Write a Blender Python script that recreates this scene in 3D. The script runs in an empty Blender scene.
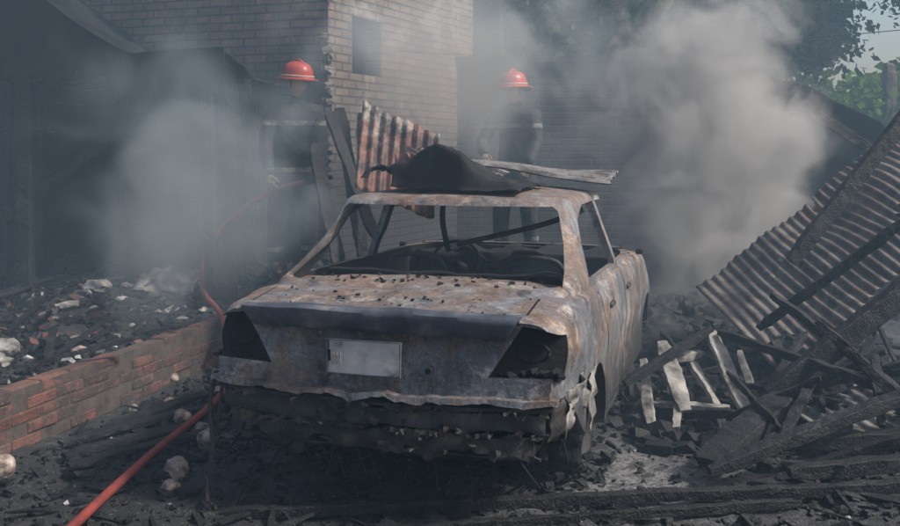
import bpy, bmesh, math, random
from mathutils import Vector, Matrix, noise
random.seed(7)
sc = bpy.context.scene
COL = sc.collection
R = random.random
def U(a, b): return a + (b - a) * random.random()
def nz(x, y, z=0.0, s=1.0): return noise.noise(Vector((x * s, y * s, z * s)))
def sstep(a, b, x):
    t = max(0, min(1, (x - a) / (b - a))); return t * t * (3 - 2 * t)

# ------------------------------------------------------------ materials
def new_mat(name):
    m = bpy.data.materials.new(name); m.use_nodes = True
    nt = m.node_tree; nt.nodes.clear()
    return m, nt, nt.nodes, nt.links
def node(nt, t, **kw):
    n = nt.nodes.new(t)
    for k, v in kw.items():
        if k in n.inputs: n.inputs[k].default_value = v
        else: setattr(n, k, v)
    return n
def ramp(nt, stops, fac):
    r = nt.nodes.new('ShaderNodeValToRGB')
    el = r.color_ramp.elements
    while len(el) > 1: el.remove(el[-1])
    el[0].position = stops[0][0]; c = stops[0][1]; el[0].color = (*c, 1) if len(c) == 3 else c
    for p, c in stops[1:]:
        e = el.new(p); e.color = (*c, 1)
    nt.links.new(fac, r.inputs[0]); return r.outputs[0]
def g(v): return (v, v, v)
def coords(nt, stretch=(1, 1, 1), kind='Object'):
    tc = nt.nodes.new('ShaderNodeTexCoord'); mp = nt.nodes.new('ShaderNodeMapping')
    nt.links.new(tc.outputs[kind], mp.inputs[0]); mp.inputs['Scale'].default_value = stretch
    return mp.outputs[0]
def noi(nt, co, scale, detail=6, rough=.6, dist=0):
    n = node(nt, 'ShaderNodeTexNoise'); n.inputs['Scale'].default_value = scale
    n.inputs['Detail'].default_value = min(detail, 5); n.inputs['Roughness'].default_value = rough
    n.inputs['Distortion'].default_value = dist
    nt.links.new(co, n.inputs['Vector']); return n.outputs['Fac']
def mix(nt, fac, a, b, mode='MIX'):
    m = nt.nodes.new('ShaderNodeMix'); m.data_type = 'RGBA'; m.blend_type = mode
    for sock, v in ((m.inputs[0], fac), (m.inputs[6], a), (m.inputs[7], b)):
        if isinstance(v, (int, float)): sock.default_value = v
        elif isinstance(v, tuple): sock.default_value = (*v, 1)
        else: nt.links.new(v, sock)
    return m.outputs[2]
def mth(nt, op, a, b=0.0, clamp=False):
    m = nt.nodes.new('ShaderNodeMath'); m.operation = op; m.use_clamp = clamp
    for i, v in enumerate((a, b)):
        if isinstance(v, (int, float)): m.inputs[i].default_value = v
        else: nt.links.new(v, m.inputs[i])
    return m.outputs[0]
def finish(nt, col, rough=.8, metal=0, bumps=(), strength=.5, dist=.01, spec=.5):
    p = nt.nodes.new('ShaderNodeBsdfPrincipled'); o = nt.nodes.new('ShaderNodeOutputMaterial')
    if isinstance(col, tuple): p.inputs['Base Color'].default_value = (*col, 1)
    else: nt.links.new(col, p.inputs['Base Color'])
    if isinstance(rough, (int, float)): p.inputs['Roughness'].default_value = rough
    else: nt.links.new(rough, p.inputs['Roughness'])
    p.inputs['Metallic'].default_value = metal
    p.inputs['Specular IOR Level'].default_value = spec
    if bumps != ():
        b = nt.nodes.new('ShaderNodeBump'); b.inputs['Strength'].default_value = strength
        b.inputs['Distance'].default_value = dist
        nt.links.new(bumps, b.inputs['Height']); nt.links.new(b.outputs[0], p.inputs['Normal'])
    nt.links.new(p.outputs[0], o.inputs[0]); return p
def simple(name, stops, scale=6, rough=.85, strength=.6, dist=.01, bscale=30, stretch=(1, 1, 1), metal=0, kind='Object', spec=.5):
    m, nt, N, L = new_mat(name)
    co = coords(nt, stretch, kind)
    c = ramp(nt, stops, noi(nt, co, scale, 8, .65))
    finish(nt, c, rough, metal, noi(nt, co, bscale, 3, .6), strength, dist, spec)
    return m
def mk_char(name, hi=.10):
    m, nt, N, L = new_mat(name)
    co = coords(nt)
    v = node(nt, 'ShaderNodeTexVoronoi'); v.feature = 'DISTANCE_TO_EDGE'; v.inputs['Scale'].default_value = 42
    L.new(co, v.inputs['Vector'])
    n = noi(nt, co, 4, 8, .72)
    c = ramp(nt, [(.38, (.004, .004, .005)), (.56, (.011, .012, .014)), (.68, (.032, .034, .038)), (.82, (hi, hi, hi * 1.05))], n)
    e = ramp(nt, [(0, g(.25)), (.16, g(1))], v.outputs['Distance'])
    c = mix(nt, .7, c, e, 'MULTIPLY')
    h = mth(nt, 'ADD', mth(nt, 'MULTIPLY', e, .6), noi(nt, co, 60, 2))
    finish(nt, c, .68, 0, h, .55, .008, .35)
    return m
M_char = mk_char('charred_wood')
M_charl = mk_char('charred_wood_ash', .30)
M_soot = simple('soot_black', [(.3, (.004, .004, .005)), (.6, (.012, .012, .014)), (.8, (.035, .033, .033))], 7, .9, .6, spec=.3)
M_plank = simple('pale_plank', [(.34, (.03, .028, .026)), (.46, (.15, .145, .135)), (.68, (.36, .35, .33))], 7, .8, .5, .006, 40)
M_white = simple('pale_rubble', [(.35, (.05, .05, .05)), (.5, (.20, .20, .20)), (.72, (.46, .45, .44))], 6, .85, .8, .02, 14)

def mk_car():
    m, nt, N, L = new_mat('burnt_car_metal')
    co = coords(nt)
    a = noi(nt, co, 1.9, 9, .66, .5)
    base = ramp(nt, [(.34, (.055, .062, .078)), (.45, (.125, .135, .155)), (.54, (.20, .205, .22)), (.68, (.36, .35, .335))], a)
    st = coords(nt, (3.0, 3.0, .5))
    b = noi(nt, st, 3.5, 8, .68, .3)
    base = mix(nt, ramp(nt, [(.43, g(0)), (.62, g(.75))], b), base, (.065, .068, .08))
    geo = N.new('ShaderNodeNewGeometry'); sp = N.new('ShaderNodeSeparateXYZ'); L.new(geo.outputs['True Normal'], sp.inputs[0])
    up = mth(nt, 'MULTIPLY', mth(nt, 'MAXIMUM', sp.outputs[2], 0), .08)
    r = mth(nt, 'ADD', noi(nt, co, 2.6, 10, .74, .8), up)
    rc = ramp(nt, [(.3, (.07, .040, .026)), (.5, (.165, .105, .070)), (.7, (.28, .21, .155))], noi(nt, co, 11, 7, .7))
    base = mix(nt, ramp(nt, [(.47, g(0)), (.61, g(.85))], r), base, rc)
    wa = noi(nt, co, 5.5, 9, .74, .4)
    base = mix(nt, ramp(nt, [(.56, g(0)), (.69, g(.6))], wa), base, (.48, .465, .44))
    sm = noi(nt, co, 7, 8, .78)
    base = mix(nt, ramp(nt, [(.34, g(.9)), (.46, g(0))], sm), base, (.035, .035, .042))
    s = noi(nt, co, 60, 3, .75)
    base = mix(nt, ramp(nt, [(.36, g(.6)), (.46, g(0))], s), base, (.04, .04, .045))
    base = mix(nt, ramp(nt, [(.60, g(0)), (.68, g(.4))], s), base, (.42, .40, .37))
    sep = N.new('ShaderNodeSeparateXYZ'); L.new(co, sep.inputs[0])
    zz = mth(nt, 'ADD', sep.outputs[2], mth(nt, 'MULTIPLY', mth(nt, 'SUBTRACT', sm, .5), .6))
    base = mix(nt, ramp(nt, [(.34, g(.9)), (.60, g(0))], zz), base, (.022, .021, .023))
    rgh = ramp(nt, [(.3, g(.42)), (.7, g(.8))], b)
    finish(nt, base, rgh, .10, mth(nt, 'ADD', mth(nt, 'MULTIPLY', wa, 2.0), mth(nt, 'ADD', mth(nt, 'MULTIPLY', s, .7), sm)), .55, .006)
    return m
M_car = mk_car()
M_lip = simple('sooty_blue_metal', [(.3, (.025, .030, .042)), (.48, (.055, .066, .088)), (.60, (.12, .12, .135)), (.72, (.26, .22, .19))], 5, .5, .4, .004, 50, (1, 1, 1), .1)

def mk_ground():
    m, nt, N, L = new_mat('ash_ground')
    co = coords(nt)
    a = noi(nt, co, 1.1, 10, .7, .4)
    vs = N.new('ShaderNodeVectorMath'); vs.operation = 'DISTANCE'; L.new(co, vs.inputs[0]); vs.inputs[1].default_value = (.95, 4.75, 0)
    wet = N.new('ShaderNodeMapRange'); wet.interpolation_type = 'SMOOTHSTEP'; L.new(mth(nt, 'ADD', vs.outputs['Value'], mth(nt, 'MULTIPLY', noi(nt, co, 4, 6), .8)), wet.inputs[0])
    wet.inputs[1].default_value = 1.35; wet.inputs[2].default_value = .5
    c = ramp(nt, [(.3, (.008, .008, .009)), (.48, (.021, .022, .024)), (.6, (.05, .052, .057)), (.72, (.13, .133, .14))], a)
    f = noi(nt, co, 38, 6, .75)
    c = mix(nt, mth(nt, 'MULTIPLY', wet.outputs[0], ramp(nt, [(.38, g(0)), (.52, g(.9))], noi(nt, co, 9, 7, .7))), c, (.25, .255, .27))
    c = mix(nt, ramp(nt, [(.40, g(.8)), (.55, g(0))], f), c, (.008, .008, .009))
    c = mix(nt, ramp(nt, [(.63, g(0)), (.68, g(.6))], noi(nt, co, 55, 3, .6)), c, (.24, .24, .24))
    rgh = ramp(nt, [(.40, g(.9)), (.58, g(.35))], a)
    rgh = mix(nt, wet.outputs[0], rgh, g(.2))
    h = mth(nt, 'ADD', f, mth(nt, 'MULTIPLY', noi(nt, co, 9, 4), 1.5))
    finish(nt, c, rgh, 0, h, .9, .025)
    return m
M_ground = mk_ground()

def mk_brick(name, c1, c2, mortar, soot_lo=None, dark=.0, patch=None):
    m, nt, N, L = new_mat(name)
    co = coords(nt)
    sep = N.new('ShaderNodeSeparateXYZ'); L.new(co, sep.inputs[0])
    cmb = N.new('ShaderNodeCombineXYZ'); L.new(sep.outputs[0], cmb.inputs[0]); L.new(sep.outputs[2], cmb.inputs[1])
    wob = mix(nt, .02, cmb.outputs[0], node(nt, 'ShaderNodeTexNoise', Scale=6.0).outputs['Color'], 'ADD')
    b = node(nt, 'ShaderNodeTexBrick'); L.new(wob, b.inputs['Vector'])
    b.inputs['Scale'].default_value = 1
    b.inputs['Brick Width'].default_value = .27; b.inputs['Row Height'].default_value = .085
    b.inputs['Mortar Size'].default_value = .012; b.inputs['Mortar Smooth'].default_value = .4
    b.inputs['Bias'].default_value = -.1
    b.inputs['Color1'].default_value = (*c1, 1); b.inputs['Color2'].default_value = (*c2, 1)
    b.inputs['Mortar'].default_value = (*mortar, 1)
    c = mix(nt, .75, b.outputs['Color'], ramp(nt, [(.3, g(.25)), (.7, g(1.35))], noi(nt, co, 11, 6, .75)), 'MULTIPLY')
    c = mix(nt, .75, c, ramp(nt, [(.35, g(.2)), (.65, g(1.2))], noi(nt, co, 1.6, 8, .72)), 'MULTIPLY')
    if patch:
        c = mix(nt, ramp(nt, [(.52, g(0)), (.62, g(.8))], noi(nt, co, 1.8, 8, .7, .5)), c, patch)
    if soot_lo:
        zz = mth(nt, 'ADD', sep.outputs[2], mth(nt, 'MULTIPLY', mth(nt, 'SUBTRACT', noi(nt, co, 1.3, 7), .5), 1.4))
        f = N.new('ShaderNodeMapRange'); L.new(zz, f.inputs[0])
        f.inputs[1].default_value = soot_lo[0]; f.inputs[2].default_value = soot_lo[1]
        f.inputs[3].default_value = .95; f.inputs[4].default_value = 0
        c = mix(nt, f.outputs[0], c, (.010, .010, .012))
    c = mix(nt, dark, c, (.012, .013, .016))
    h = mth(nt, 'ADD', mth(nt, 'MULTIPLY', mth(nt, 'SUBTRACT', 1, b.outputs['Fac']), 1.0), mth(nt, 'MULTIPLY', noi(nt, co, 40, 3), .4))
    finish(nt, c, .9, 0, h, 1.0, .016)
    return m
M_bk1 = mk_brick('house_brick_front', (.38, .24, .16), (.25, .165, .11), (.08, .07, .06), (2.2, 3.1), .25)
M_bk2 = mk_brick('house_brick_side', (.32, .24, .18), (.20, .15, .115), (.09, .08, .07), (1.2, 2.6), .35, (.34, .32, .30))
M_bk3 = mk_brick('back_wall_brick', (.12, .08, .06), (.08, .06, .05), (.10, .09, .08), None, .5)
def mk_lowbrick():
    m, nt, N, L = new_mat('red_brick')
    co = coords(nt)
    gi = node(nt, 'ShaderNodeNewGeometry')
    c = ramp(nt, [(0, (.085, .034, .028)), (.5, (.15, .055, .042)), (1, (.13, .075, .06))], gi.outputs['Random Per Island'])
    c = mix(nt, ramp(nt, [(.40, g(0)), (.56, g(.92))], noi(nt, co, 4, 8, .75)), c, (.035, .028, .027))
    c = mix(nt, ramp(nt, [(.6, g(0)), (.68, g(.5))], noi(nt, co, 22, 5, .7)), c, (.25, .22, .2))
    finish(nt, c, .9, 0, noi(nt, co, 45, 4), .9, .012)
    return m
M_red = mk_lowbrick()
M_mortar = simple('mortar', [(.3, (.03, .024, .022)), (.7, (.09, .07, .06))], 12, .95)
def mk_corr(name, c_lo, c_hi, rust, thr=.5):
    m, nt, N, L = new_mat(name)
    co = coords(nt)
    c = ramp(nt, [(.3, c_lo), (.7, c_hi)], noi(nt, co, 3, 8, .7))
    c = mix(nt, ramp(nt, [(thr - .06, g(0)), (thr + .06, g(.9))], noi(nt, co, 1.7, 8, .7, .6)), c, rust)
    c = mix(nt, ramp(nt, [(.42, g(.9)), (.57, g(0))], noi(nt, co, 5, 8, .78)), c, (.020, .019, .020))
    finish(nt, c, .7, .05, noi(nt, co, 30, 3), .25, .005)
    return m
M_corr_rust = mk_corr('rusty_corrugated', (.2, .18, .16), (.46, .44, .41), (.18, .065, .042), .46)
M_corr_grey = mk_corr('sooty_corrugated', (.06, .052, .048), (.17, .15, .135), (.09, .052, .04), .5)
M_corr_pale = mk_corr('pale_corrugated', (.10, .097, .095), (.26, .25, .245), (.12, .09, .075), .58)
M_corr_dark = simple('dark_sheet', [(.3, (.006, .006, .008)), (.7, (.020, .021, .024))], 4, 1.0, .4, spec=.05)
def mk_leaf(name, k=1.0):
    m, nt, N, L = new_mat(name)
    gi = node(nt, 'ShaderNodeNewGeometry')
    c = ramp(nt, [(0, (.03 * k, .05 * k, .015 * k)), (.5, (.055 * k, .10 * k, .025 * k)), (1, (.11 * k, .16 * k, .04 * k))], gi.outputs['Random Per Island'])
    d = node(nt, 'ShaderNodeBsdfDiffuse'); t = node(nt, 'ShaderNodeBsdfTranslucent')
    L.new(c, d.inputs[0]); L.new(mix(nt, 1, c, (1.2, 1.5, .6), 'MULTIPLY'), t.inputs[0])
    mx = N.new('ShaderNodeMixShader'); mx.inputs[0].default_value = .45
    L.new(d.outputs[0], mx.inputs[1]); L.new(t.outputs[0], mx.inputs[2])
    o = N.new('ShaderNodeOutputMaterial'); L.new(mx.outputs[0], o.inputs[0])
    return m
M_leaf = mk_leaf('foliage')
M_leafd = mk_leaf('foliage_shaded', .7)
M_bark = simple('bark', [(.3, (.03, .025, .02)), (.7, (.12, .10, .08))], 8, .9, .8, .02, 20, (1, 1, .3))
M_hose = simple('red_hose', [(.3, (.09, .016, .013)), (.6, (.21, .034, .026)), (.8, (.12, .06, .055))], 8, .65, .3, .003, 120)

# ------------------------------------------------------------ mesh helpers
def obj(name, verts, faces, mats, smooth=False, parent=None, midx=None):
    me = bpy.data.meshes.new(name); me.from_pydata([tuple(v) for v in verts], [], faces); me.update()
    o = bpy.data.objects.new(name, me); COL.objects.link(o)
    for m in (mats if isinstance(mats, (list, tuple)) else [mats]): me.materials.append(m)
    if midx: me.polygons.foreach_set('material_index', midx)
    if smooth: me.polygons.foreach_set('use_smooth', [True] * len(me.polygons))
    if parent: o.parent = parent
    return o
def empty(name, loc=(0, 0, 0), rz=0):
    e = bpy.data.objects.new(name, None); COL.objects.link(e); e.location = loc; e.rotation_euler = (0, 0, rz)
    e.empty_display_size = .2
    return e
BOXF = [(0, 3, 2, 1), (4, 5, 6, 7), (0, 1, 5, 4), (1, 2, 6, 5), (2, 3, 7, 6), (3, 0, 4, 7)]
def box(name, c, s, mat, parent=None, rot=None, bevel=0):
    x, y, z = s[0] / 2, s[1] / 2, s[2] / 2
    v = [Vector(p) for p in ((-x, -y, -z), (x, -y, -z), (x, y, -z), (-x, y, -z), (-x, -y, z), (x, -y, z), (x, y, z), (-x, y, z))]
    o = obj(name, v, BOXF, mat, parent=parent); o.location = c
    if rot: o.rotation_euler = rot
    if bevel:
        b = o.modifiers.new('b', 'BEVEL'); b.width = bevel; b.segments = 2
    return o
def frame(d):
    d = d.normalized(); up = Vector((0, 0, 1))
    if abs(d.z) > .95: up = Vector((0, 1, 0))
    s = d.cross(up).normalized(); return s, s.cross(d).normalized()
def beam_geo(V, F, p0, p1, w, h, amp=.006, roll=0, step=.035, bend=0, taper=1.0):
    p0, p1 = Vector(p0), Vector(p1); d = p1 - p0; n = max(4, int(d.length / step))
    s, u = frame(d)
    rm = Matrix.Rotation(roll, 3, d.normalized()); s = rm @ s; u = rm @ u
    prof = [(-1, -.9), (-.9, -1), (0, -1.02), (.9, -1), (1, -.9), (1.02, 0), (1, .9), (.9, 1), (0, 1.02), (-.9, 1), (-1, .9), (-1.02, 0)]
    K = 12; b0 = len(V); sd = R() * 100
    for i in range(n + 1):
        t = i / n; c = p0 + d * t + Vector((0, 0, -bend * 4 * t * (1 - t)))
        k = 1 + (taper - 1) * t
        e = min(t, 1 - t) * d.length
        er = 1.0 - .5 * max(0, 1 - e / .12) * (.4 + .6 * R())
        for a, b in prof:
            q = c + s * (a * w / 2 * k * er) + u * (b * h / 2 * k * er)
            q += Vector((nz(q.x + sd, q.y, q.z, 6), nz(q.x, q.y + sd, q.z, 6), nz(q.x, q.y, q.z + sd, 6))) * amp * 1.6
            q += Vector((nz(q.x, q.y, q.z + sd, 30), nz(q.x + sd, q.y, q.z, 30), nz(q.x + sd, q.y + sd, q.z, 30))) * amp * 1.1
            V.append(q)
    for i in range(n):
        for j in range(K):
            a = b0 + i * K + j; b = b0 + i * K + (j + 1) % K
            F.append((a, b, b + K, a + K))
    F.append(tuple(b0 + j for j in range(K - 1, -1, -1))); F.append(tuple(b0 + n * K + j for j in range(K)))
def beam(name, p0, p1, w, h, mat=None, **k):
    V, F = [], []; parent = k.pop('parent', None)
    beam_geo(V, F, p0, p1, w, h, **k)
    return obj(name, V, F, mat or M_char, parent=parent)
def corrugated(name, O, Uv, Vv, mat, pitch=.076, amp=.010, warp=.03, fn=None, hole=0, parent=None, edge=.03):
    O, Uv, Vv = Vector(O), Vector(Uv), Vector(Vv); n = Uv.cross(Vv).normalized()
    nu = max(8, int(Uv.length / pitch * 8)); nv = max(6, int(Vv.length / .05)); sd = R() * 50
    V = []; F = []
    for j in range(nv + 1):
        for i in range(nu + 1):
            u, v = i / nu, j / nv
            p = O + Uv * u + Vv * v
            off = amp * math.sin(u * Uv.length / pitch * 2 * math.pi) + warp * nz(p.x + sd, p.y, p.z, 1.8) * 2
            if fn: off += fn(u, v)
            ed = 0
            if j in (0, nv): ed = edge * nz(p.x, p.y, p.z + sd, 5)
            V.append(p + n * off + Vv.normalized() * ed)
    for j in range(nv):
        for i in range(nu):
            if hole:
                q = V[j * (nu + 1) + i]
                if nz(q.x + sd, q.y, q.z, 3.0) + .3 * nz(q.x, q.y, q.z, 12) > hole: continue
            a = j * (nu + 1) + i; F.append((a, a + 1, a + nu + 2, a + nu + 1))
    o = obj(name, V, F, mat, True, parent)
    s = o.modifiers.new('s', 'SOLIDIFY'); s.thickness = .003
    return o
def chip_geo(V, F, c, sx, sy, sz):
    b = len(V)
    rot = Matrix.Rotation(U(0, 6.28), 3, 'Z') @ Matrix.Rotation(U(-.5, .5), 3, 'X') @ Matrix.Rotation(U(-.5, .5), 3, 'Y')
    for x, y, z in ((-1, -1, -1), (1, -1, -1), (1, 1, -1), (-1, 1, -1), (-1, -1, 1), (1, -1, 1), (1, 1, 1), (-1, 1, 1)):
        V.append(Vector(c) + rot @ Vector((x * sx * U(.45, 1.1), y * sy * U(.45, 1.1), z * sz * U(.4, 1.2))) * .5)
    for f in BOXF: F.append(tuple(b + i for i in f))
def tube_mesh(V, F, pts, rad, seg=10):
    b = len(V); n = len(pts)
    for i, p in enumerate(pts):
        p = Vector(p); d = Vector(pts[min(i + 1, n - 1)]) - Vector(pts[max(i - 1, 0)])
        s, u = frame(d); r = rad[i] if isinstance(rad, (list, tuple)) else rad
        for k in range(seg):
            a = 2 * math.pi * k / seg; V.append(p + s * math.cos(a) * r + u * math.sin(a) * r)
    for i in range(n - 1):
        for k in range(seg):
            a = b + i * seg + k; c = b + i * seg + (k + 1) % seg
            F.append((a, c, c + seg, a + seg))
    F.append(tuple(b + k for k in range(seg - 1, -1, -1))); F.append(tuple(b + (n - 1) * seg + k for k in range(seg)))
def cr(pts, sub):
    out = []; n = len(pts)
    for i in range(n - 1):
        p0, p1, p2, p3 = pts[max(i - 1, 0)], pts[i], pts[i + 1], pts[min(i + 2, n - 1)]
        for k in range(sub):
            t = k / sub
            out.append(tuple(.5 * ((2 * b) + (-a + c) * t + (2 * a - 5 * b + 4 * c - d) * t * t + (-a + 3 * b - 3 * c + d) * t ** 3) for a, b, c, d in zip(p0, p1, p2, p3)))
    out.append(tuple(pts[-1])); return out
def tube(name, pts, rad, mat, sub=8, parent=None, seg=12):
    V, F = [], []; tube_mesh(V, F, cr(pts, sub), rad, seg)
    return obj(name, V, F, mat, True, parent)
def boolean(o, c, op='DIFFERENCE'):
    m = o.modifiers.new('b', 'BOOLEAN'); m.operation = op; m.object = c; m.solver = 'EXACT'
    dg = bpy.context.evaluated_depsgraph_get(); dg.update()
    me = bpy.data.meshes.new_from_object(o.evaluated_get(dg))
    o.modifiers.clear(); old = o.data; o.data = me; bpy.data.meshes.remove(old)
    bpy.data.objects.remove(c)
def recalc(o):
    bm = bmesh.new(); bm.from_mesh(o.data); bmesh.ops.recalc_face_normals(bm, faces=bm.faces); bm.to_mesh(o.data); bm.free()
def prism(name, poly, a, b, axis, mats, idx=1):
    n = len(poly); V = []
    for t in (a, b):
        for p in poly:
            V.append((t, p[0], p[1]) if axis == 'x' else (p[0], t, p[1]))
    F = [tuple(range(n)), tuple(range(2 * n - 1, n - 1, -1))]
    for i in range(n): F.append((i, (i + 1) % n, (i + 1) % n + n, i + n))
    o = obj(name, V, F, mats, midx=[idx] * len(F)); recalc(o)
    return o
def smooth_by_angle(o, ang=35):
    me = o.data
    bm = bmesh.new(); bm.from_mesh(me)
    for f in bm.faces: f.smooth = True
    for e in bm.edges:
        if len(e.link_faces) == 2 and e.calc_face_angle(0) > math.radians(ang): e.smooth = False
    bm.to_mesh(me); bm.free()
def sheet(name, P, mat, parent=None, nu=10, nv=10, amp=.01, sc_=6, thick=.003, jag=.0):
    P = [Vector(p) for p in P]; V = []; F = []; sd = R() * 40
    n = (P[1] - P[0]).cross(P[3] - P[0]).normalized()
    for j in range(nv + 1):
        for i in range(nu + 1):
            u, v = i / nu, j / nv
            q = P[0] * (1 - u) * (1 - v) + P[1] * u * (1 - v) + P[2] * u * v + P[3] * (1 - u) * v
            q = q + n * amp * (2 * nz(q.x + sd, q.y, q.z, sc_) + .8 * nz(q.x + sd, q.y, q.z, sc_ * 3))
            if i in (0, nu) or j in (0, nv): q = q + Vector((nz(q.x, q.y, q.z + sd, 14), nz(q.x, q.y + sd, q.z, 14), nz(q.x + sd, q.y, q.z, 14))) * jag
            V.append(q)
    for j in range(nv):
        for i in range(nu): a = j * (nu + 1) + i; F.append((a, a + 1, a + nu + 2, a + nu + 1))
    o = obj(name, V, F, mat, True, parent); s = o.modifiers.new('s', 'SOLIDIFY'); s.thickness = thick; return o

# ------------------------------------------------------------ ground
def sideline(x, y): return (x + 2.4) * .963 - (y - 5.06) * .27
def gh(x, y):
    s = sideline(x, y)
    left = 1 - sstep(-.10, -.04, s)
    back = sstep(8.0, 9.0, y)
    h = .30 * left * (1 - sstep(9, 14, y))
    h += max(0, .30 * back * (1 - left)) * (1 - sstep(11, 15, y)) * (1 - sstep(2.5, 4, abs(x)))
    def gs(cx, cy, r, a): return a * math.exp(-((x - cx) ** 2 + (y - cy) ** 2) / (r * r))
    h += gs(-1.35, 8.6, .75, .25) + gs(.64, 9.5, .8, .3) + gs(2.5, 7.0, 1.0, .22) + gs(-3.6, 8.0, 1.2, .15)
    near = 1 - sstep(14, 25, math.hypot(x, y))
    h += near * (.035 * nz(x, y, 0, 1.3) + .028 * nz(x, y, 3, 4) + .014 * nz(x, y, 7, 11)) * (1 + 1.2 * left)
    return h
def axis_vals(lo, hi, step, far):
    v = []; x = lo
    while x <= hi: v.append(x); x += step
    d = step * 2; x = hi; r = []
    while x < far: x += d; d *= 1.35; r.append(x)
    l = []; x = lo; d = step * 2
    while x > -far: x -= d; d *= 1.35; l.append(x)
    return l[::-1] + v + r
xs = axis_vals(-5.2, 4.5, .045, 250); ys = axis_vals(2.6, 10.5, .045, 250)
V = [(x, y, gh(x, y)) for y in ys for x in xs]; nx = len(xs)
F = [(j * nx + i, j * nx + i + 1, (j + 1) * nx + i + 1, (j + 1) * nx + i) for j in range(len(ys) - 1) for i in range(nx - 1)]
obj('ground', V, F, M_ground, True)

# ------------------------------------------------------------ low brick wall
dv = Vector((.27, .963, 0)); nv_ = Vector((.963, -.27, 0))
V = []; F = []
st = Vector((-2.4, 5.06, 0)) - dv * 2.6
L_ = 5.7
for c in range(5):
    z = c * .07; off = (c % 2) * .12
    t = -off
    while t < L_:
        if c == 4 and R() < .16: t += .245; continue
        a = st + dv * (t + .003) + nv_ * (-.06 + U(-.006, .006)); b = len(V); rl = U(-.007, .007)
        for zz in (z + .003, z + .066):
            for (q, w) in ((0, -.055), (.238, -.055), (.238, .055), (0, .055)):
                V.append(a + dv * q + nv_ * (w + (rl if q else 0)) + Vector((U(-.004, .004), U(-.004, .004), zz + U(-.004, .004))))
        for f in BOXF: F.append(tuple(b + i for i in f))
        t += .245
lw = obj('low_brick_wall', V, F, M_red); recalc(lw)
bv = lw.modifiers.new('b', 'BEVEL'); bv.width = .008; bv.segments = 2
ang = math.atan2(dv.y, dv.x)
mo = st + dv * (L_ / 2) + nv_ * (-.06)
core = box('mortar_core', (0, 0, 0), (L_ - .1, .105, .337), M_mortar); core.location = (mo.x, mo.y, .1685); core.rotation_euler = (0, 0, ang)
core.parent = lw

# ------------------------------------------------------------ CAR
YAW = math.radians(17.3)
CX0 = -.362
car = empty('burnt_out_car', (CX0, 4.16, 0), -YAW); car.scale = (1.035, 1, 1)
def rear_y(x, z): return .10 * (x / .84) ** 2 + .05 * max(0, (z - .55) / .4)
def rdef(x, y, z):
    k = 1 - sstep(0, .9, y)
    return y + rear_y(x, z) * k
tab = [
    (0.00, .57, .790, .892, .925), (.06, .565, .812, .902, .937), (.16, .55, .825, .912, .950), (.35, .47, .835, .925, .968), (.60, .30, .845, .935, .980),
    (1.0, .20, .848, .935, .970), (2.0, .19, .850, .925, .950), (3.0, .19, .846, .905, .945), (3.5, .22, .838, .86, .895),
    (3.9, .25, .81, .78, .81), (4.1, .28, .77, .70, .72), (4.22, .35, .70, .60, .62)]
def tabv(y):
    for i in range(len(tab) - 1):
        if tab[i][0] <= y <= tab[i + 1][0] + 1e-6:
            t = (y - tab[i][0]) / (tab[i + 1][0] - tab[i][0])
            m0 = tab[max(i - 1, 0)]; m3 = tab[min(i + 2, len(tab) - 1)]
            a, b = tab[i], tab[i + 1]; h = b[0] - a[0]; out = []
            for k in range(1, 5):
                s0 = (b[k] - m0[k]) / (b[0] - m0[0]) if b[0] != m0[0] else 0
                s1 = (m3[k] - a[k]) / (m3[0] - a[0])
                t2, t3 = t * t, t ** 3
                out.append((2 * t3 - 3 * t2 + 1) * a[k] + (t3 - 2 * t2 + t) * s0 * h + (-2 * t3 + 3 * t2) * b[k] + (t3 - t2) * s1 * h)
            return out
def halfprof(y):
    zb, w, ze, zt = tabv(y); d = ze - zb
    return cr([(0, zb), (w * .6, zb), (w * .93, zb), (w * .975, zb + .05), (w * .985, zb + .35 * d), (w * 1.003, zb + .60 * d), (w * .992, zb + .78 * d),
               (w * .96, ze - .028), (w * .915, ze + .003), (w * .82, ze + .5 * (zt - ze)), (w * .45, zt - .004), (0, zt)], 4)
ysn = [0, .02, .04, .06] + [.06 + .04 * i for i in range(1, 104)] + [4.22]
V = []; rings = []
for y in ysn:
    hp = halfprof(y); r = []
    for x, z in hp:
        dent = .009 * nz(1.0, y, z, 2.6) + .006 * nz(5, y, z, 8)
        r.append(len(V)); V.append((x + (dent if x > .3 else 0), rdef(x, y, z), z + (.014 * nz(x, y, 2, 4) if z > .88 and x > .01 else 0)))
    l = [r[0]]
    for k in range(1, len(hp) - 1):
        v = V[r[k]]; l.append(len(V)); V.append((-v[0], v[1], v[2]))
    l.append(r[-1]); rings.append((r, l))
F = []
for i in range(len(ysn) - 1):
    for s, (A, B) in enumerate(((rings[i][0], rings[i + 1][0]), (rings[i][1], rings[i + 1][1]))):
        for k in range(len(A) - 1):
            f = (A[k], A[k + 1], B[k + 1], B[k]); F.append(f if s == 0 else f[::-1])
for e in (0, -1):
    r, l = rings[e]
    for k in range(len(r) - 1):
        f2 = []
        for q in (r[k], r[k + 1], l[k + 1], l[k]):
            if q not in f2: f2.append(q)
        F.append(tuple(f2))
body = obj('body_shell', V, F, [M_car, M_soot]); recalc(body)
MS = [M_car, M_soot]
boolean(body, prism('c', [(1.0, .34), (3.0, .34), (3.05, .80), (2.95, 1.3), (.98, 1.3)], -.765, .765, 'x', MS))
def circ(cy, cz, r, n=28): return [(cy + r * math.cos(2 * math.pi * i / n), cz + r * math.sin(2 * math.pi * i / n)) for i in range(n)]
for wy in (.95, 3.46):
    boolean(body, prism('c', circ(wy, .27, .30), .58, 1.0, 'x', MS))
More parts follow.
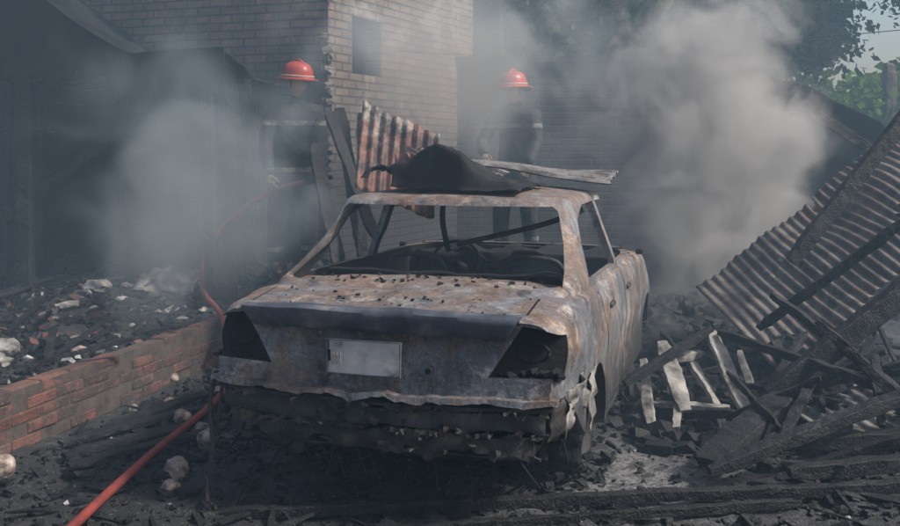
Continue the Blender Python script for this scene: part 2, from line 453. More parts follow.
lamp = [(.645, .893), (.74, .880), (.83, .835), (.90, .76), (.90, .685), (.50, .665)]
n = len(lamp); Vc = [(x, -.3, z) for x, z in lamp] + [(x, rear_y(min(x, .8), z) + (.075 if x < .7 else .12), z) for x, z in lamp]
Fc = [tuple(range(n)), tuple(range(2 * n - 1, n - 1, -1))] + [(i, (i + 1) % n, (i + 1) % n + n, i + n) for i in range(n)]
c = obj('c', Vc, Fc, MS, midx=[1] * len(Fc)); recalc(c); boolean(body, c)
def hexa(pts_front, pts_back):
    c = obj('c', pts_front + pts_back, [(0, 1, 2, 3), (7, 6, 5, 4), (0, 1, 5, 4), (1, 2, 6, 5), (2, 3, 7, 6), (3, 0, 4, 7)], MS, midx=[1] * 6); recalc(c); return c
def groove(p, q, w=.009, dep=.018):
    (x0, z0), (x1, z1) = p, q; d = Vector((x1 - x0, z1 - z0)).normalized(); n = Vector((-d.y, d.x)) * w / 2
    P = [(x0 + n.x, z0 + n.y), (x1 + n.x, z1 + n.y), (x1 - n.x, z1 - n.y), (x0 - n.x, z0 - n.y)]
    boolean(body, hexa([(x, -.3, z) for x, z in P], [(x, rear_y(x, z) + dep, z) for x, z in P]))
groove((.655, .96), (.455, .60))
groove((.452, .603), (.15, .603)); groove((.15, .603), (-.1, .603))
for y0, z0, y1, z1 in ((1.30, .52, 1.12, .93), (1.30, .25, 1.30, .52), (2.03, .24, 2.03, .95), (3.02, .24, 3.02, .93), (1.3, .245, 3.02, .245)):
    d = Vector((y1 - y0, z1 - z0)).normalized(); n = Vector((-d.y, d.x)) * .006
    P = [(y0 + n.x, z0 + n.y), (y1 + n.x, z1 + n.y), (y1 - n.x, z1 - n.y), (y0 - n.x, z0 - n.y)]
    boolean(body, prism('c', P, .812, .95, 'x', MS))
boolean(body, hexa([(.645, .02, 1.1), (.655, .02, 1.1), (.655, .45, 1.1), (.645, .45, 1.1)], [(.645, .02, .918), (.655, .02, .918), (.655, .45, .945), (.645, .45, .945)]))
bm = bmesh.new(); bm.from_mesh(body.data)
bmesh.ops.bisect_plane(bm, geom=bm.verts[:] + bm.edges[:] + bm.faces[:], plane_co=(0, 0, 0), plane_no=(1, 0, 0), clear_inner=True)
bm.to_mesh(body.data); bm.free()
md = body.modifiers.new('mirror', 'MIRROR'); md.use_clip = True
smooth_by_angle(body, 30); body.parent = car

def ringpts(a, y0, y1, z, n=96, e=8.0):
    out = []; c = (y0 + y1) / 2; b = (y1 - y0) / 2
    for i in range(n):
        t = 2 * math.pi * i / n; ct, st_ = math.cos(t), math.sin(t)
        x = a * math.copysign(abs(ct) ** (2 / e), ct); y = c + b * math.copysign(abs(st_) ** (2 / e), st_)
        y += (.05 * (x / a) ** 2 if y < c else -.10 * (x / a) ** 2) * abs((y - c) / b) ** 2
        out.append((x, y, z))
    return out
def ghouse(inset, zoff, zbase):
    lv = [(.0, .788, .36, 3.20), (.10, .783, .48, 3.08), (.25, .760, .70, 2.90), (.5, .716, .92, 2.76), (.75, .676, 1.05, 2.64), (.92, .644, 1.11, 2.56), (.965, .620, 1.15, 2.52), (.985, .580, 1.22, 2.44)]
    RR = []
    zb, zt = .925, 1.400
    for k, (t, a, y0, y1) in enumerate(lv):
        z = zb + (zt - zb) * t - zoff * (t > .3)
        if k == 0: z = zbase
        RR.append(ringpts(a - inset, y0 + inset, y1 - inset, z))
    for f, dz in ((.86, .010), (.65, .022), (.4, .032), (.2, .037)):
        z0 = RR[7]; cy = 1.82
        RR.append([(x * f, cy + (y - cy) * f, zb + (zt - zb) * .985 + dz - zoff + .016 * nz(x, y, 4, 3) * (inset == 0)) for x, y, z in z0])
    n = 96; V = [p for r in RR for p in r]; F = []
    for k in range(len(RR) - 1):
        for i in range(n):
            a = k * n + i; b = k * n + (i + 1) % n; F.append((a, b, b + n, a + n))
    F.append(tuple(range(n - 1, -1, -1))); F.append(tuple(range((len(RR) - 1) * n, len(RR) * n)))
    o = obj('greenhouse', V, F, MS, midx=[1 if inset else 0] * len(F)); recalc(o); return o
gho = ghouse(0, 0, .90)
boolean(gho, ghouse(.035, .03, .80))
boolean(gho, prism('c', [(-.715, .985), (.715, .985), (.600, 1.32), (.572, 1.345), (-.572, 1.345), (-.600, 1.32)], .1, 1.30, 'y', MS, 0))
boolean(gho, prism('c', [(-.71, .96), (.71, .96), (.58, 1.31), (-.58, 1.31)], 2.3, 3.6, 'y', MS, 0))
for s in (1, -1):
    boolean(gho, prism('c', [(1.04, .965), (1.99, .955), (1.99, 1.338), (1.58, 1.335), (1.32, 1.272)], s * .3, s * 1.0, 'x', MS, 0))
    boolean(gho, prism('c', [(2.07, .955), (2.93, .95), (2.60, 1.29), (2.50, 1.328), (2.07, 1.338)], s * .3, s * 1.0, 'x', MS, 0))
smooth_by_angle(gho, 35); gho.parent = car

V = []; F = []; nn = 60
sec = [(-.012, .950), (-.030, .938), (-.032, .918), (-.018, .872), (.002, .848), (.03, .848), (.05, .950)]
for i in range(nn + 1):
    x = -.645 + 1.29 * i / nn
    for dy, z in sec:
        xx = x * (1 - .10 * (.950 - z) / .1)
        V.append((xx, rear_y(xx, .90) + dy - .008 + .005 * nz(x, z, 3, 5), z - .010 * (x / .64) ** 2 + .009 * nz(x, z, 0, 5)))
ns = len(sec)
for i in range(nn):
    for k in range(ns):
        a = i * ns + k; b = i * ns + (k + 1) % ns; F.append((a, b, b + ns, a + ns))
F.append(tuple(range(ns))); F.append(tuple(range(nn * ns + ns - 1, nn * ns - 1, -1)))
o = obj('trunk_lip', V, F, M_lip, parent=car); recalc(o); smooth_by_angle(o, 50)
V = []; F = []
for i in range(nn + 1):
    x = -.80 + 1.6 * i / nn; yy = rear_y(x, .57)
    jag = .010 * nz(x, 0, 0, 7) + .010 * nz(x, 5, 0, 20)
    V += [(x, yy - .014, .590 + jag), (x, yy - .020, .566 + jag * 2), (x, yy + .03, .562 + jag * 2), (x, yy + .03, .590 + jag)]
for i in range(nn):
    for k in range(4):
        a = i * 4 + k; b = i * 4 + (k + 1) % 4; F.append((a, b, b + 4, a + 4))
F += [(0, 1, 2, 3), tuple(nn * 4 + k for k in (3, 2, 1, 0))]
o = obj('bumper_top_flange', V, F, M_car, parent=car); recalc(o)
m, nt, N, L = new_mat('plate_paint'); co = coords(nt)
c = ramp(nt, [(.32, (.16, .155, .15)), (.44, (.38, .365, .36)), (.7, (.58, .55, .53))], noi(nt, co, 7, 9, .7))
finish(nt, c, .55, 0, noi(nt, co, 30, 3), .2, .003); M_plate = m
V = []; F = []
for j in range(5):
    for i in range(13):
        x = -.165 + .33 * i / 12; z = .665 + .145 * j / 4
        V.append((x - .02, rear_y(x, z) - .012 - .008 * nz(x, z, 1, 9), z))
for j in range(4):
    for i in range(12): a = j * 13 + i; F.append((a, a + 1, a + 14, a + 13))
o = obj('license_plate', V, F, M_plate, parent=car); s = o.modifiers.new('s', 'SOLIDIFY'); s.thickness = .004
for (cx, cz, sx, sz) in ((-.02, .812, .340, .005), (-.02, .663, .340, .005), (-.187, .737, .005, .15), (.147, .737, .005, .15)):
    box('plate_frame', (cx, .002, cz), (sx, .014, sz), M_lip, car, bevel=.002)
M_ink = simple('faded_ink', [(.35, (.10, .10, .10)), (.7, (.42, .40, .39))], 40)
for k, cx in enumerate((-.150, -.135, -.118)):
    box('plate_character', (cx, -.0165, .732), (.006, .004, .05), M_ink, car)
box('plate_scorch_mark', (-.170, -.0155, .745), (.014, .003, .05), M_soot, car)
V, F = [], []; tube_mesh(V, F, [(.27, .0, .70), (.27, .05, .70)], .014, 14); obj('trunk_lock', V, F, M_soot, parent=car)
def torus(name, c, R1, r, mat, sx=1, sz=1, parent=None, tilt=0):
    pts = []
    for i in range(33):
        a = 2 * math.pi * i / 32
        pts.append((c[0] + R1 * sx * math.cos(a), c[1] + tilt * R1 * math.sin(a), c[2] + R1 * sz * math.sin(a)))
    V, F = [], []; tube_mesh(V, F, pts, r, 8); return obj(name, V, F, mat, True, parent)
M_rustdark = simple('dark_rust', [(.3, (.008, .008, .009)), (.55, (.025, .023, .023)), (.75, (.11, .08, .065))], 6, .75, .8)
M_beamm = simple('bumper_beam_metal', [(.3, (.010, .010, .012)), (.5, (.030, .030, .034)), (.64, (.08, .07, .064)), (.8, (.2, .18, .16))], 5, .6, .6)
for s in (1, -1):
    torus('lamp_socket', (s * .68, .165, .775), .052, .008, M_soot, 1.3, .8, car)
    V, F = [], []
    for k in range(20): chip_geo(V, F, (s * U(.54, .80), .12 + U(0, .05), U(.672, .70)), .05, .04, .02)
    obj('melted_lamp_plastic', V, F, M_soot, parent=car)
def bar(name, z0, z1, dy, th, hw, mat, amp=.006, jag=0, jt=0):
    V = []; F = []; K = 120; NZ = 5
    for i in range(K + 1):
        x = -hw + 2 * hw * i / K; yy = rear_y(x, .6) + dy + amp * nz(x, z0, 0, 5)
        j = jag * (nz(x, z0, 5, 6) + .5 * nz(x, z0, 5, 22)); j2 = jt * (nz(x, z1, 8, 5) + .4 * nz(x, z1, 9, 19))
        for k in range(NZ):
            z = (z0 + j) + (z1 + j2 - z0 - j) * k / (NZ - 1)
            V.append((x, yy + amp * 1.5 * nz(x, z, 2, 9), z))
        V += [(x, yy + th, z1 + j2), (x, yy + th, z0 + j)]
    M = NZ + 2
    for i in range(K):
        for k in range(M): a = i * M + k; b = i * M + (k + 1) % M; F.append((a, b, b + M, a + M))
    F += [tuple(range(M)), tuple(K * M + k for k in range(M - 1, -1, -1))]
    o = obj(name, V, F, mat, parent=car); recalc(o); return o
bar('bumper_beam', .435, .520, .035, .07, .74, M_beamm, .014, .02, .012)
bar('bumper_skin_remains', .345, .43, .018, .012, .70, M_rustdark, .035, .07, .05)
bar('bumper_lower_rail', .330, .345, .03, .02, .66, M_beamm, .03, .014, .014)
bar('bumper_beam_upper', .538, .552, -.004, .05, .77, M_rustdark, .006, .01, .006)
box('trunk_floor', (0, .52, .40), (1.30, .66, .26), M_soot, car)
box('rear_valance', (0, .20, .47), (1.42, .02, .20), M_soot, car)
box('axle', (0, .95, .27), (1.3, .08, .08), M_soot, car)
box('floor_pan', (0, 2.2, .26), (1.5, 2.5, .10), M_soot, car)
tube('exhaust_pipe', [(-.35, .05, .30), (-.35, .5, .28), (-.3, 1.3, .25)], .03, M_rustdark, parent=car)
for i in range(22):
    x = U(-.7, .7); tube('hanging_wire', [(x, .08 + rear_y(x, .5), .42), (x + U(-.05, .05), .06 + rear_y(x, .5), .34), (x + U(-.12, .12), .07 + rear_y(x, .5), U(.16, .3))], U(.003, .007), M_soot, 4, car, 6)
V, F = [], []
for k in range(160):
    x = U(-.75, .75); chip_geo(V, F, (x, rear_y(x, .5) + U(-.005, .05), random.choice((U(.34, .56), .535, .43))), U(.02, .10), U(.01, .03), U(.008, .03))
obj('burnt_bumper_fragments', V, F, M_rustdark, parent=car)
M_torn = simple('torn_pale_metal', [(.35, (.035, .035, .037)), (.5, (.15, .145, .14)), (.65, (.33, .32, .31))], 9, .7, .5)
sheet('torn_panel', [(.80, .30, .40), (.835, .56, .46), (.850, .60, .60), (.825, .20, .60)], M_torn, car, 18, 16, .025, 7, .004, .05)
sheet('torn_panel', [(.845, .62, .56), (.855, .72, .62), (.85, .80, .60), (.84, .66, .30)], M_torn, car, 10, 10, .015, 7, .004, .03)
sheet('torn_panel', [(.74, .13, .40), (.81, .28, .40), (.825, .24, .57), (.78, .11, .57)], M_rustdark, car, 10, 10, .015, 7, .004, .03)
sheet('torn_panel', [(-.83, .30, .32), (-.76, .18, .36), (-.79, .14, .58), (-.835, .25, .58)], M_rustdark, car, 10, 10, .02, 7, .004, .03)
tube('hanging_strip', [(-.80, .13, .60), (-.815, .10, .45), (-.79, .08, .25), (-.80, .05, .12), (-.77, 0, .02)], .011, M_rustdark, parent=car)
tube('hanging_strip', [(-.77, .14, .58), (-.76, .09, .44), (-.78, .09, .3)], .008, M_rustdark, parent=car)
def lathe(name, c, prof, mat, parent, seg=40, wob=0):
    V = []; F = []; n = len(prof)
    for i in range(seg):
        a = 2 * math.pi * i / seg
        for x, r in prof:
            rr = r * (1 + wob * nz(math.cos(a) * 2, math.sin(a) * 2, x * 5 + c[1], 1.5) + wob * .4 * nz(math.cos(a) * 6, math.sin(a) * 6, x * 12 + c[1], 1.5))
            V.append((c[0] + x, c[1] + rr * math.cos(a), c[2] + rr * math.sin(a)))
    for i in range(seg):
        for k in range(n - 1):
            a = i * n + k; b = ((i + 1) % seg) * n + k; F.append((a, b, b + 1, a + 1))
    return obj(name, V, F, mat, True, parent)
for wy in (.95, 3.46):
    for s in (1, -1):
        c = (s * .71, wy, .225)
        lathe('tyre_remains', c, [(s * q, r) for q, r in ((-.085, .17), (-.09, .19), (-.07, .205), (0, .205), (.055, .20), (.075, .185), (.07, .17))], M_soot, car, 72, wob=.22)
        lathe('wheel_rim', c, [(s * q, r) for q, r in ((-.08, .16), (.060, .172), (.074, .178), (.068, .160), (.035, .145), (.030, .09), (.045, .055), (.05, .0001))], M_rustdark, car)
        V, F = [], []
        for k in range(60): chip_geo(V, F, (s * U(.62, .88), wy + random.gauss(0, .17), U(.0, .09)), U(.02, .09), U(.02, .06), U(.01, .04))
        for k in range(14):
            a = U(0, 6.28); tube_mesh(V, F, [(s * U(.66, .80), wy + .2 * math.cos(a), .225 + .2 * math.sin(a)), (s * U(.66, .82), wy + .23 * math.cos(a + .4), .2 + .2 * math.sin(a + .4)), (s * U(.66, .86), wy + .2 * math.cos(a + .9), .15 + .16 * math.sin(a + .9))], .004, 5)
        obj('tyre_wire_and_ash', V, F, M_char, parent=car)
for s in (1, -1):
    for y in (1.42, 2.17):
        box('door_handle', (s * .848, y, .80), (.022, .14, .028), M_rustdark, car, bevel=.008)
box('mirror_stub', (.845, 2.84, .945), (.05, .04, .04), M_soot, car, bevel=.012); box('mirror_stub', (-.845, 2.84, .945), (.05, .04, .04), M_soot, car, bevel=.012)
for s in (1, -1):
    x = s * .36
    tube('seat_frame', [(x - .2, 2.0, .4), (x - .19, 1.85, .7), (x - .17, 1.72, .93), (x - .1, 1.68, 1.0), (x + .1, 1.68, 1.0), (x + .17, 1.72, .93), (x + .19, 1.85, .7), (x + .2, 2.0, .4)], .014, M_rustdark, 5, car)
    for k in range(5):
        z = .5 + .1 * k; yy = 1.95 - .26 * (z - .45) / .5
        tube('seat_spring', [(x - .18, yy, z), (x - .06, yy + .02, z - .02), (x + .06, yy + .01, z + .02), (x + .18, yy, z)], .006, M_rustdark, 4, car)
    box('seat_base', (x, 2.15, .43), (.44, .5, .16), M_soot, car, bevel=.03)
sheet('rear_seat_back', [(-.66, 1.25, .45), (.66, 1.25, .45), (.64, 1.02, .98), (-.64, 1.02, .98)], M_soot, car, 24, 12, .02, 6, .02)
sheet('dashboard', [(-.72, 2.75, .90), (.72, 2.75, .90), (.70, 3.1, .95), (-.70, 3.1, .95)], M_soot, car, 30, 8, .04, 5, .02)
sheet('dashboard_face', [(-.72, 2.80, .60), (.72, 2.80, .60), (.72, 2.75, .91), (-.72, 2.75, .91)], M_soot, car, 30, 8, .04, 5, .02)
torus('steering_wheel', (-.36, 2.52, .86), .17, .011, M_soot, 1, .85, car, .5)
tube('steering_column', [(-.36, 2.52, .86), (-.36, 2.85, .78)], .025, M_soot, 3, car)
tube('hanging_headliner_strip', [(-.24, 1.9, 1.38), (-.26, 1.92, 1.2), (-.23, 1.95, 1.0)], .018, M_soot, 5, car)
tube('hanging_headliner_strip', [(.55, 2.3, 1.26), (.3, 2.35, 1.16), (.0, 2.3, 1.08), (-.25, 2.2, 1.02)], .018, M_rustdark, 5, car)
V, F = [], []
for k in range(44): chip_geo(V, F, (U(-.6, .6), U(.60, .95), .982), U(.01, .035), U(.01, .03), .010)
for k in range(26):
    x = U(-.60, .62); y = U(.05, .40); chip_geo(V, F, (x, y + rear_y(x, 1) * .7, tabv(y)[3] - .002), U(.006, .014), U(.006, .013), .007)
for k in range(10):
    x = U(-.40, .30); y = U(.22, .36); chip_geo(V, F, (x, y, tabv(y)[3]), U(.010, .022), U(.01, .02), .010)
obj('ash_flakes', V, F, M_char, parent=car)

# burnt curled sheet lying on the roof
V = []; F = []; nu, nv2 = 70, 44
for j in range(nv2 + 1):
    for i in range(nu + 1):
        u, v = i / nu, j / nv2
        x = -.56 + .96 * u; y = 1.28 + .70 * v + .05 * math.sin(u * 5)
        prof = .235 * math.exp(-((u - .42) / .15) ** 2) + .16 * math.exp(-((u - .60) / .13) ** 2) + .13 * math.exp(-((u - .18) / .15) ** 2) + .05 * math.exp(-((u - .85) / .15) ** 2)
        front = sstep(0, .14, v)
        lift = .075 * math.exp(-((u - .02) / .10) ** 2)
        z = 1.428 + prof * (front * (1 - .5 * v)) + lift + .014 * nz(x, y, 0, 5) * 2 + .018 * nz(x, y, 4, 15)
        z = max(z, 1.422 + .012 * nz(x, y, 1, 9))
        y += .03 * nz(x, z, 3, 7) - .06 * front * prof / .2
        V.append((x, y, z))
for j in range(nv2):
    for i in range(nu):
        u, v = i / nu, j / nv2
        if v < .1 + .08 * nz(u, 0, 0, 9) and .03 < u < .16: continue
        a = j * (nu + 1) + i; F.append((a, a + 1, a + nu + 2, a + nu + 1))
o = obj('burnt_curled_sheet', V, F, M_soot, True)
o.location = car.location; o.rotation_euler = car.rotation_euler
s = o.modifiers.new('s', 'SOLIDIFY'); s.thickness = .008
def cw(x, y, z):
    c, s_ = math.cos(YAW), math.sin(YAW)
    return Vector((CX0 + c * x + s_ * y, 4.16 - s_ * x + c * y, z))
corrugated('corrugated_roof_sheet', cw(-.25, 2.0, 1.56), cw(-.25, 2.5, 1.58) - cw(-.25, 2.0, 1.56), cw(.78, 2.0, 1.46) - cw(-.25, 2.0, 1.56), M_corr_pale, warp=.02)
corrugated('corrugated_roof_sheet', (-.68, 6.75, 1.38), (.56, .05, -.24), (.04, .22, .62), M_corr_rust, warp=.03, pitch=.085, amp=.016)
corrugated('corrugated_roof_sheet', (-.36, 6.9, 1.66), (.30, .1, .02), (.48, -.25, -.22), M_corr_rust, warp=.03, pitch=.085, amp=.014)

# ------------------------------------------------------------ HOUSE
house = empty('brick_house', (0, 0, 0))
hr = math.radians(18)
cx, cy = -1.22, 9.5
def wall(name, length, height, thick, holes, mat, parent, sign):
    xsn = sorted(set([0, length] + [h[0] for h in holes] + [h[1] for h in holes])); zs = sorted(set([0, height] + [h[2] for h in holes] + [h[3] for h in holes]))
    V = []; F = []
    def q(a, b, c, d):
        i = len(V); V.extend([a, b, c, d]); F.append((i, i + 1, i + 2, i + 3))
    for i in range(len(xsn) - 1):
        for j in range(len(zs) - 1):
            x0, x1, z0, z1 = xsn[i], xsn[i + 1], zs[j], zs[j + 1]
            if any(h[0] <= x0 and x1 <= h[1] and h[2] <= z0 and z1 <= h[3] for h in holes): continue
            q((x0, 0, z0), (x1, 0, z0), (x1, 0, z1), (x0, 0, z1)); q((x0, thick, z0), (x0, thick, z1), (x1, thick, z1), (x1, thick, z0))
    for h in holes + [(0, length, 0, height)]:
        a, b, c, d = h
        q((a, 0, c), (a, thick, c), (a, thick, d), (a, 0, d)); q((b, 0, c), (b, 0, d), (b, thick, d), (b, thick, c))
        q((a, 0, d), (a, thick, d), (b, thick, d), (b, 0, d)); q((a, 0, c), (b, 0, c), (b, thick, c), (a, thick, c))
    V = [(v[0] * sign, v[1], v[2]) for v in V]
    return obj(name, V, F, mat, parent=parent)
w1 = wall('front_wall', 8.0, 4.8, .2, [(2.4, 3.5, 0, 2.15), (5.0, 6.2, .9, 2.0)], M_bk1, house, -1)
w1.location = (cx, cy, 0); w1.rotation_euler = (0, 0, -hr)
w2 = wall('side_wall', 7.0, 4.8, .2, [(.45, 1.05, 2.45, 3.05), (3.3, 4.2, .3, 2.6)], M_bk2, house, 1)
w2.location = (cx + .002, cy - .002, 0); w2.rotation_euler = (0, 0, math.pi / 2 - math.radians(26))
box('room_back_wall', (-3.6, 14.0, 2.4), (9, .2, 4.8), M_soot, house, (0, 0, -hr))
box('room_ceiling', (-4.0, 12.2, 4.7), (8, 4.5, .1), M_soot, house, (0, 0, -hr))
def lw1(x, y, z):
    c, s_ = math.cos(-hr), math.sin(-hr); return (cx - x * c - y * s_, cy - x * s_ + y * c, z)
for a in (2.4, 3.5):
    beam('door_frame', lw1(a, -.01, 0), lw1(a, -.01, 2.2), .09, .09, M_char, parent=house)
beam('door_frame', lw1(2.35, -.01, 2.2), lw1(3.55, -.01, 2.2), .09, .09, M_char, parent=house)
dr = Vector((math.sin(math.radians(26)), math.cos(math.radians(26)), 0))
M_door = simple('scorched_door', [(.3, (.08, .035, .03)), (.6, (.24, .11, .08)), (.8, (.30, .2, .17))], 4)
p = Vector((cx, cy, 0)) + dr * 3.75 + Vector((.9, -.44, 0)) * -.08
box('door', (p.x, p.y, 1.4), (.9, .05, 2.4), M_door, house, (0, 0, math.pi / 2 - math.radians(26)))
V, F = [], []
for k in range(46):
    z = U(.5, 4.5); q = lw1(U(-.02, .03), U(-.03, .0), z); chip_geo(V, F, q, .14, .06, .07)
obj('broken_corner_bricks', V, F, M_bk2, parent=house)

porch = empty('burnt_porch', (0, 0, 0))
def ptop(x): return 2.42 + .62 * max(0, -2.55 - x) ** 1.15
V = []; F = []; nu, nv2 = 180, 24
for j in range(nv2 + 1):
    for i in range(nu + 1):
        u, v = i / nu, j / nv2
        x = -6.2 + 4.40 * u; y0 = 7.6 + (1 - u) * 0.5; y = y0 + v * (2.35 + (1 - u) * .6)
        z = ptop(x) - v * .10 + .012 * math.sin(i * .8) + .06 * nz(x, y, 0, 2)
        V.append((x, y, z))
for j in range(nv2):
    for i in range(nu): a = j * (nu + 1) + i; F.append((a, a + 1, a + nu + 2, a + nu + 1))
o = obj('sagging_roof', V, F, M_corr_dark, True, porch); s = o.modifiers.new('s', 'SOLIDIFY'); s.thickness = .02
V = []; F = []
for i in range(121):
    u = i / 120; x = -6.2 + 4.40 * u; y = 7.62 + (1 - u) * .5; top = ptop(x) + .02
    V += [(x, y - .04, top + .06 * nz(x, y, 0, 2)), (x, y - .01, top - .30 - .45 * abs(nz(x, 0, 0, 2.0)) - .14 * nz(x, 1, 0, 9) - .55 * sstep(-2.6, -3.8, x))]
for i in range(120): F.append((2 * i, 2 * i + 2, 2 * i + 3, 2 * i + 1))
o = obj('hanging_fascia', V, F, M_corr_dark, False, porch); s = o.modifiers.new('s', 'SOLIDIFY'); s.thickness = .015
for (x, y, h, w) in ((-1.95, 7.8, 2.38, .09), (-3.55, 7.95, 2.7, .12), (-3.95, 8.6, 3.0, .10), (-5.4, 8.1, 3.9, .12)):
    beam('charred_post', (x, y, gh(x, y) - .1), (x + U(-.06, .06), y, h), w, w, M_char, parent=porch)
beam('charred_rafter', (-6.0, 8.3, 3.4), (-1.9, 8.4, 2.30), .07, .12, M_char, parent=porch, bend=.15)
beam('charred_rafter', (-4.2, 7.9, 2.30), (-2.9, 7.9, 2.16), .05, .03, M_charl, parent=porch)
beam('fallen_rafter', (-4.6, 8.0, .4), (-2.9, 8.9, 2.0), .06, .08, M_char, parent=porch)
beam('shelf_board', (-4.6, 8.2, 1.80), (-3.5, 8.4, 1.84), .25, .05, M_char, parent=porch)
V, F = [], []
for k in range(14):
    y = 8.0 + k * .12; z1 = 2.3 - .35 * R(); beam_geo(V, F, (-1.86 + U(-.02, .02), y, .3), (-1.86 + U(-.03, .03), y + U(-.02, .02), z1), U(.07, .11), .02, amp=.006)
obj('charred_end_boards', V, F, M_char, parent=porch)

for i, (a, b, w) in enumerate((((-.98, 7.6, 1.98), (-.55, 7.0, 1.0), .09), ((-.92, 7.9, 2.0), (-.62, 7.3, .6), .11), ((-1.1, 7.7, 1.7), (-.8, 7.3, .5), .12), ((-.72, 7.8, 1.95), (-.66, 7.2, .6), .08))):
    beam('leaning_board', b, a, w, .03, M_char)

# ------------------------------------------------------------ rubble & debris
def pile(name, n, fn, sz, mat, flat=.5):
    V, F = [], []
    for k in range(n):
        x, y = fn(); a = U(*sz); b = a * U(.35, 1)
        chip_geo(V, F, (x, y, gh(x, y) + a * flat * .3), a, b, a * flat)
    return obj(name, V, F, mat)
def incar(x, y):
    dx, dy = x - CX0, y - 4.16; c, s_ = math.cos(YAW), math.sin(YAW)
    lx, ly = c * dx - s_ * dy, s_ * dx + c * dy
    return abs(lx) < .8 and .1 < ly < 4.2
def reg(x0, x1, y0, y1, cond=None):
    def f():
        while True:
            x, y = U(x0, x1), U(y0, y1)
            if cond is None or cond(x, y): return x, y
    return f
right = lambda x, y: sideline(x, y) > .08
rightdry = lambda x, y: sideline(x, y) > .08 and (math.hypot(x - .95, y - 4.75) > .5 or R() < .2)
left = lambda x, y: sideline(x, y) < -.12
pile('charcoal_debris', 6500, reg(-2.6, 3.6, 3.5, 8.5, rightdry), (.010, .05), M_char, .5)
pile('charcoal_debris', 1000, reg(-2.4, 3.6, 3.8, 8.5, rightdry), (.04, .12), M_char, .35)
pile('ash_rubble', 2000, reg(-2.4, 3.6, 3.8, 8.5, right), (.006, .028), M_charl, .6)
pile('ash_rubble', 170, reg(-2.3, 3.4, 4.0, 8.0, right), (.012, .04), M_white, .6)
pile('charcoal_debris', 5500, reg(-5.5, -1.3, 3.4, 9.6, left), (.015, .10), M_char, .5)
pile('ash_rubble', 500, reg(-5.5, -1.3, 3.4, 9.6, left), (.02, .07), M_charl, .5)
pile('ash_rubble', 130, reg(-4.8, -1.5, 5.2, 9.4, left), (.03, .09), M_white, .4)
pile('ash_rubble', 40, reg(-3.6, -1.6, 6.2, 9.2, left), (.08, .19), M_white, .25)
pile('brick_rubble', 60, reg(-4.0, -1.0, 6.0, 9.3, left), (.06, .14), M_red, .5)
pile('charcoal_debris', 1500, reg(1.1, 3.6, 5.2, 8.8), (.04, .20), M_char, .4)
pile('charcoal_debris', 1200, reg(-2.0, 1.6, 8.2, 10.4), (.04, .18), M_char, .5)
V, F = [], []
for k in range(260):
    x, y = U(-2.5, 3.3), U(3.7, 7.5)
    if sideline(x, y) < .1 or incar(x, y) or math.hypot(x - .95, y - 4.75) < .4: continue
    a = U(0, 6.28); l = U(.06, .30); z = gh(x, y) + .02
    beam_geo(V, F, (x, y, z), (x + l * math.cos(a), y + l * math.sin(a), z + U(-.01, .05)), U(.010, .03), U(.008, .022), amp=.003)
for k in range(130):
    x, y = U(-5, -1.8), U(5.0, 9.2)
    if sideline(x, y) > -.2: continue
    a = U(0, 6.28); l = U(.15, .8); z = gh(x, y) + .03
    beam_geo(V, F, (x, y, z), (x + l * math.cos(a), y + l * math.sin(a), z + U(-.01, .2)), U(.02, .06), U(.01, .04), amp=.005)
obj('charred_sticks', V, F, M_char)
M_crump = simple('grey_crumpled_lining', [(.35, (.03, .03, .033)), (.5, (.12, .12, .125)), (.72, (.30, .30, .31))], 6, .85, .8, .02, 14)
sheet('crumpled_sheet', [(-2.75, 8.0, .46), (-2.2, 7.8, .42), (-2.15, 8.2, .60), (-2.6, 8.4, .60)], M_crump, None, 26, 20, .05, 5, .004, .05)
def rock(name, c, s_, mat, amt=1.0):
    bm = bmesh.new(); bmesh.ops.create_icosphere(bm, subdivisions=3, radius=1); sd = R() * 90
    for v in bm.verts:
        k = 1 + amt * (.45 * nz(v.co.x + sd, v.co.y, v.co.z, 1.2) + .22 * nz(v.co.x + sd, v.co.y, v.co.z, 3))
        v.co = Vector((v.co.x * s_[0] * k, v.co.y * s_[1] * k, v.co.z * s_[2] * k))
    me = bpy.data.meshes.new(name); bm.to_mesh(me); bm.free(); me.materials.append(mat)
    for p in me.polygons: p.use_smooth = True
    o = bpy.data.objects.new(name, me); COL.objects.link(o); o.location = c; o.rotation_euler = (U(0, .5), U(0, .5), U(0, 6)); return o
M_stone = simple('sooty_stone', [(.36, (.03, .025, .025)), (.48, (.19, .145, .125)), (.66, (.42, .37, .33))], 14, .85, .5, .01, 20)
for (x, y, r) in ((-1.62, 5.75, .058), (-1.42, 5.45, .06), (-1.35, 5.28, .065), (-1.37, 4.75, .068), (-1.34, 4.56, .045), (-2.25, 4.78, .07), (-1.8, 6.1, .05), (-2.0, 6.0, .03), (-1.55, 6.4, .045), (-1.95, 6.7, .04)):
    rock('rubble_stone', (x, y, gh(x, y) + r * .6), (r, r * .95, r * .9), M_stone, .6)
rock('plaster_chunk', (-2.9, 6.15, gh(-2.9, 6.15) + .06), (.13, .1, .07), M_white)
rock('plaster_chunk', (-2.85, 5.95, gh(-2.85, 5.95) + .03), (.1, .1, .05), M_white)
rock('plaster_chunk', (-2.45, 6.3, gh(-2.45, 6.3) + .03), (.13, .07, .05), M_stone)
rock('plaster_chunk', (-3.1, 8.3, gh(-3.1, 8.3) + .05), (.15, .12, .08), M_white)
for (a, b, w) in (((-2.05, 5.05), (-1.35, 5.7), .12), ((-2.15, 5.25), (-1.5, 5.95), .09), ((-1.95, 4.85), (-1.3, 5.45), .08), ((-2.0, 5.5), (-1.6, 6.2), .10)):
    beam('charred_plank', (a[0], a[1], gh(*a) + .04), (b[0], b[1], gh(*b) + .07), w, .03, M_char)

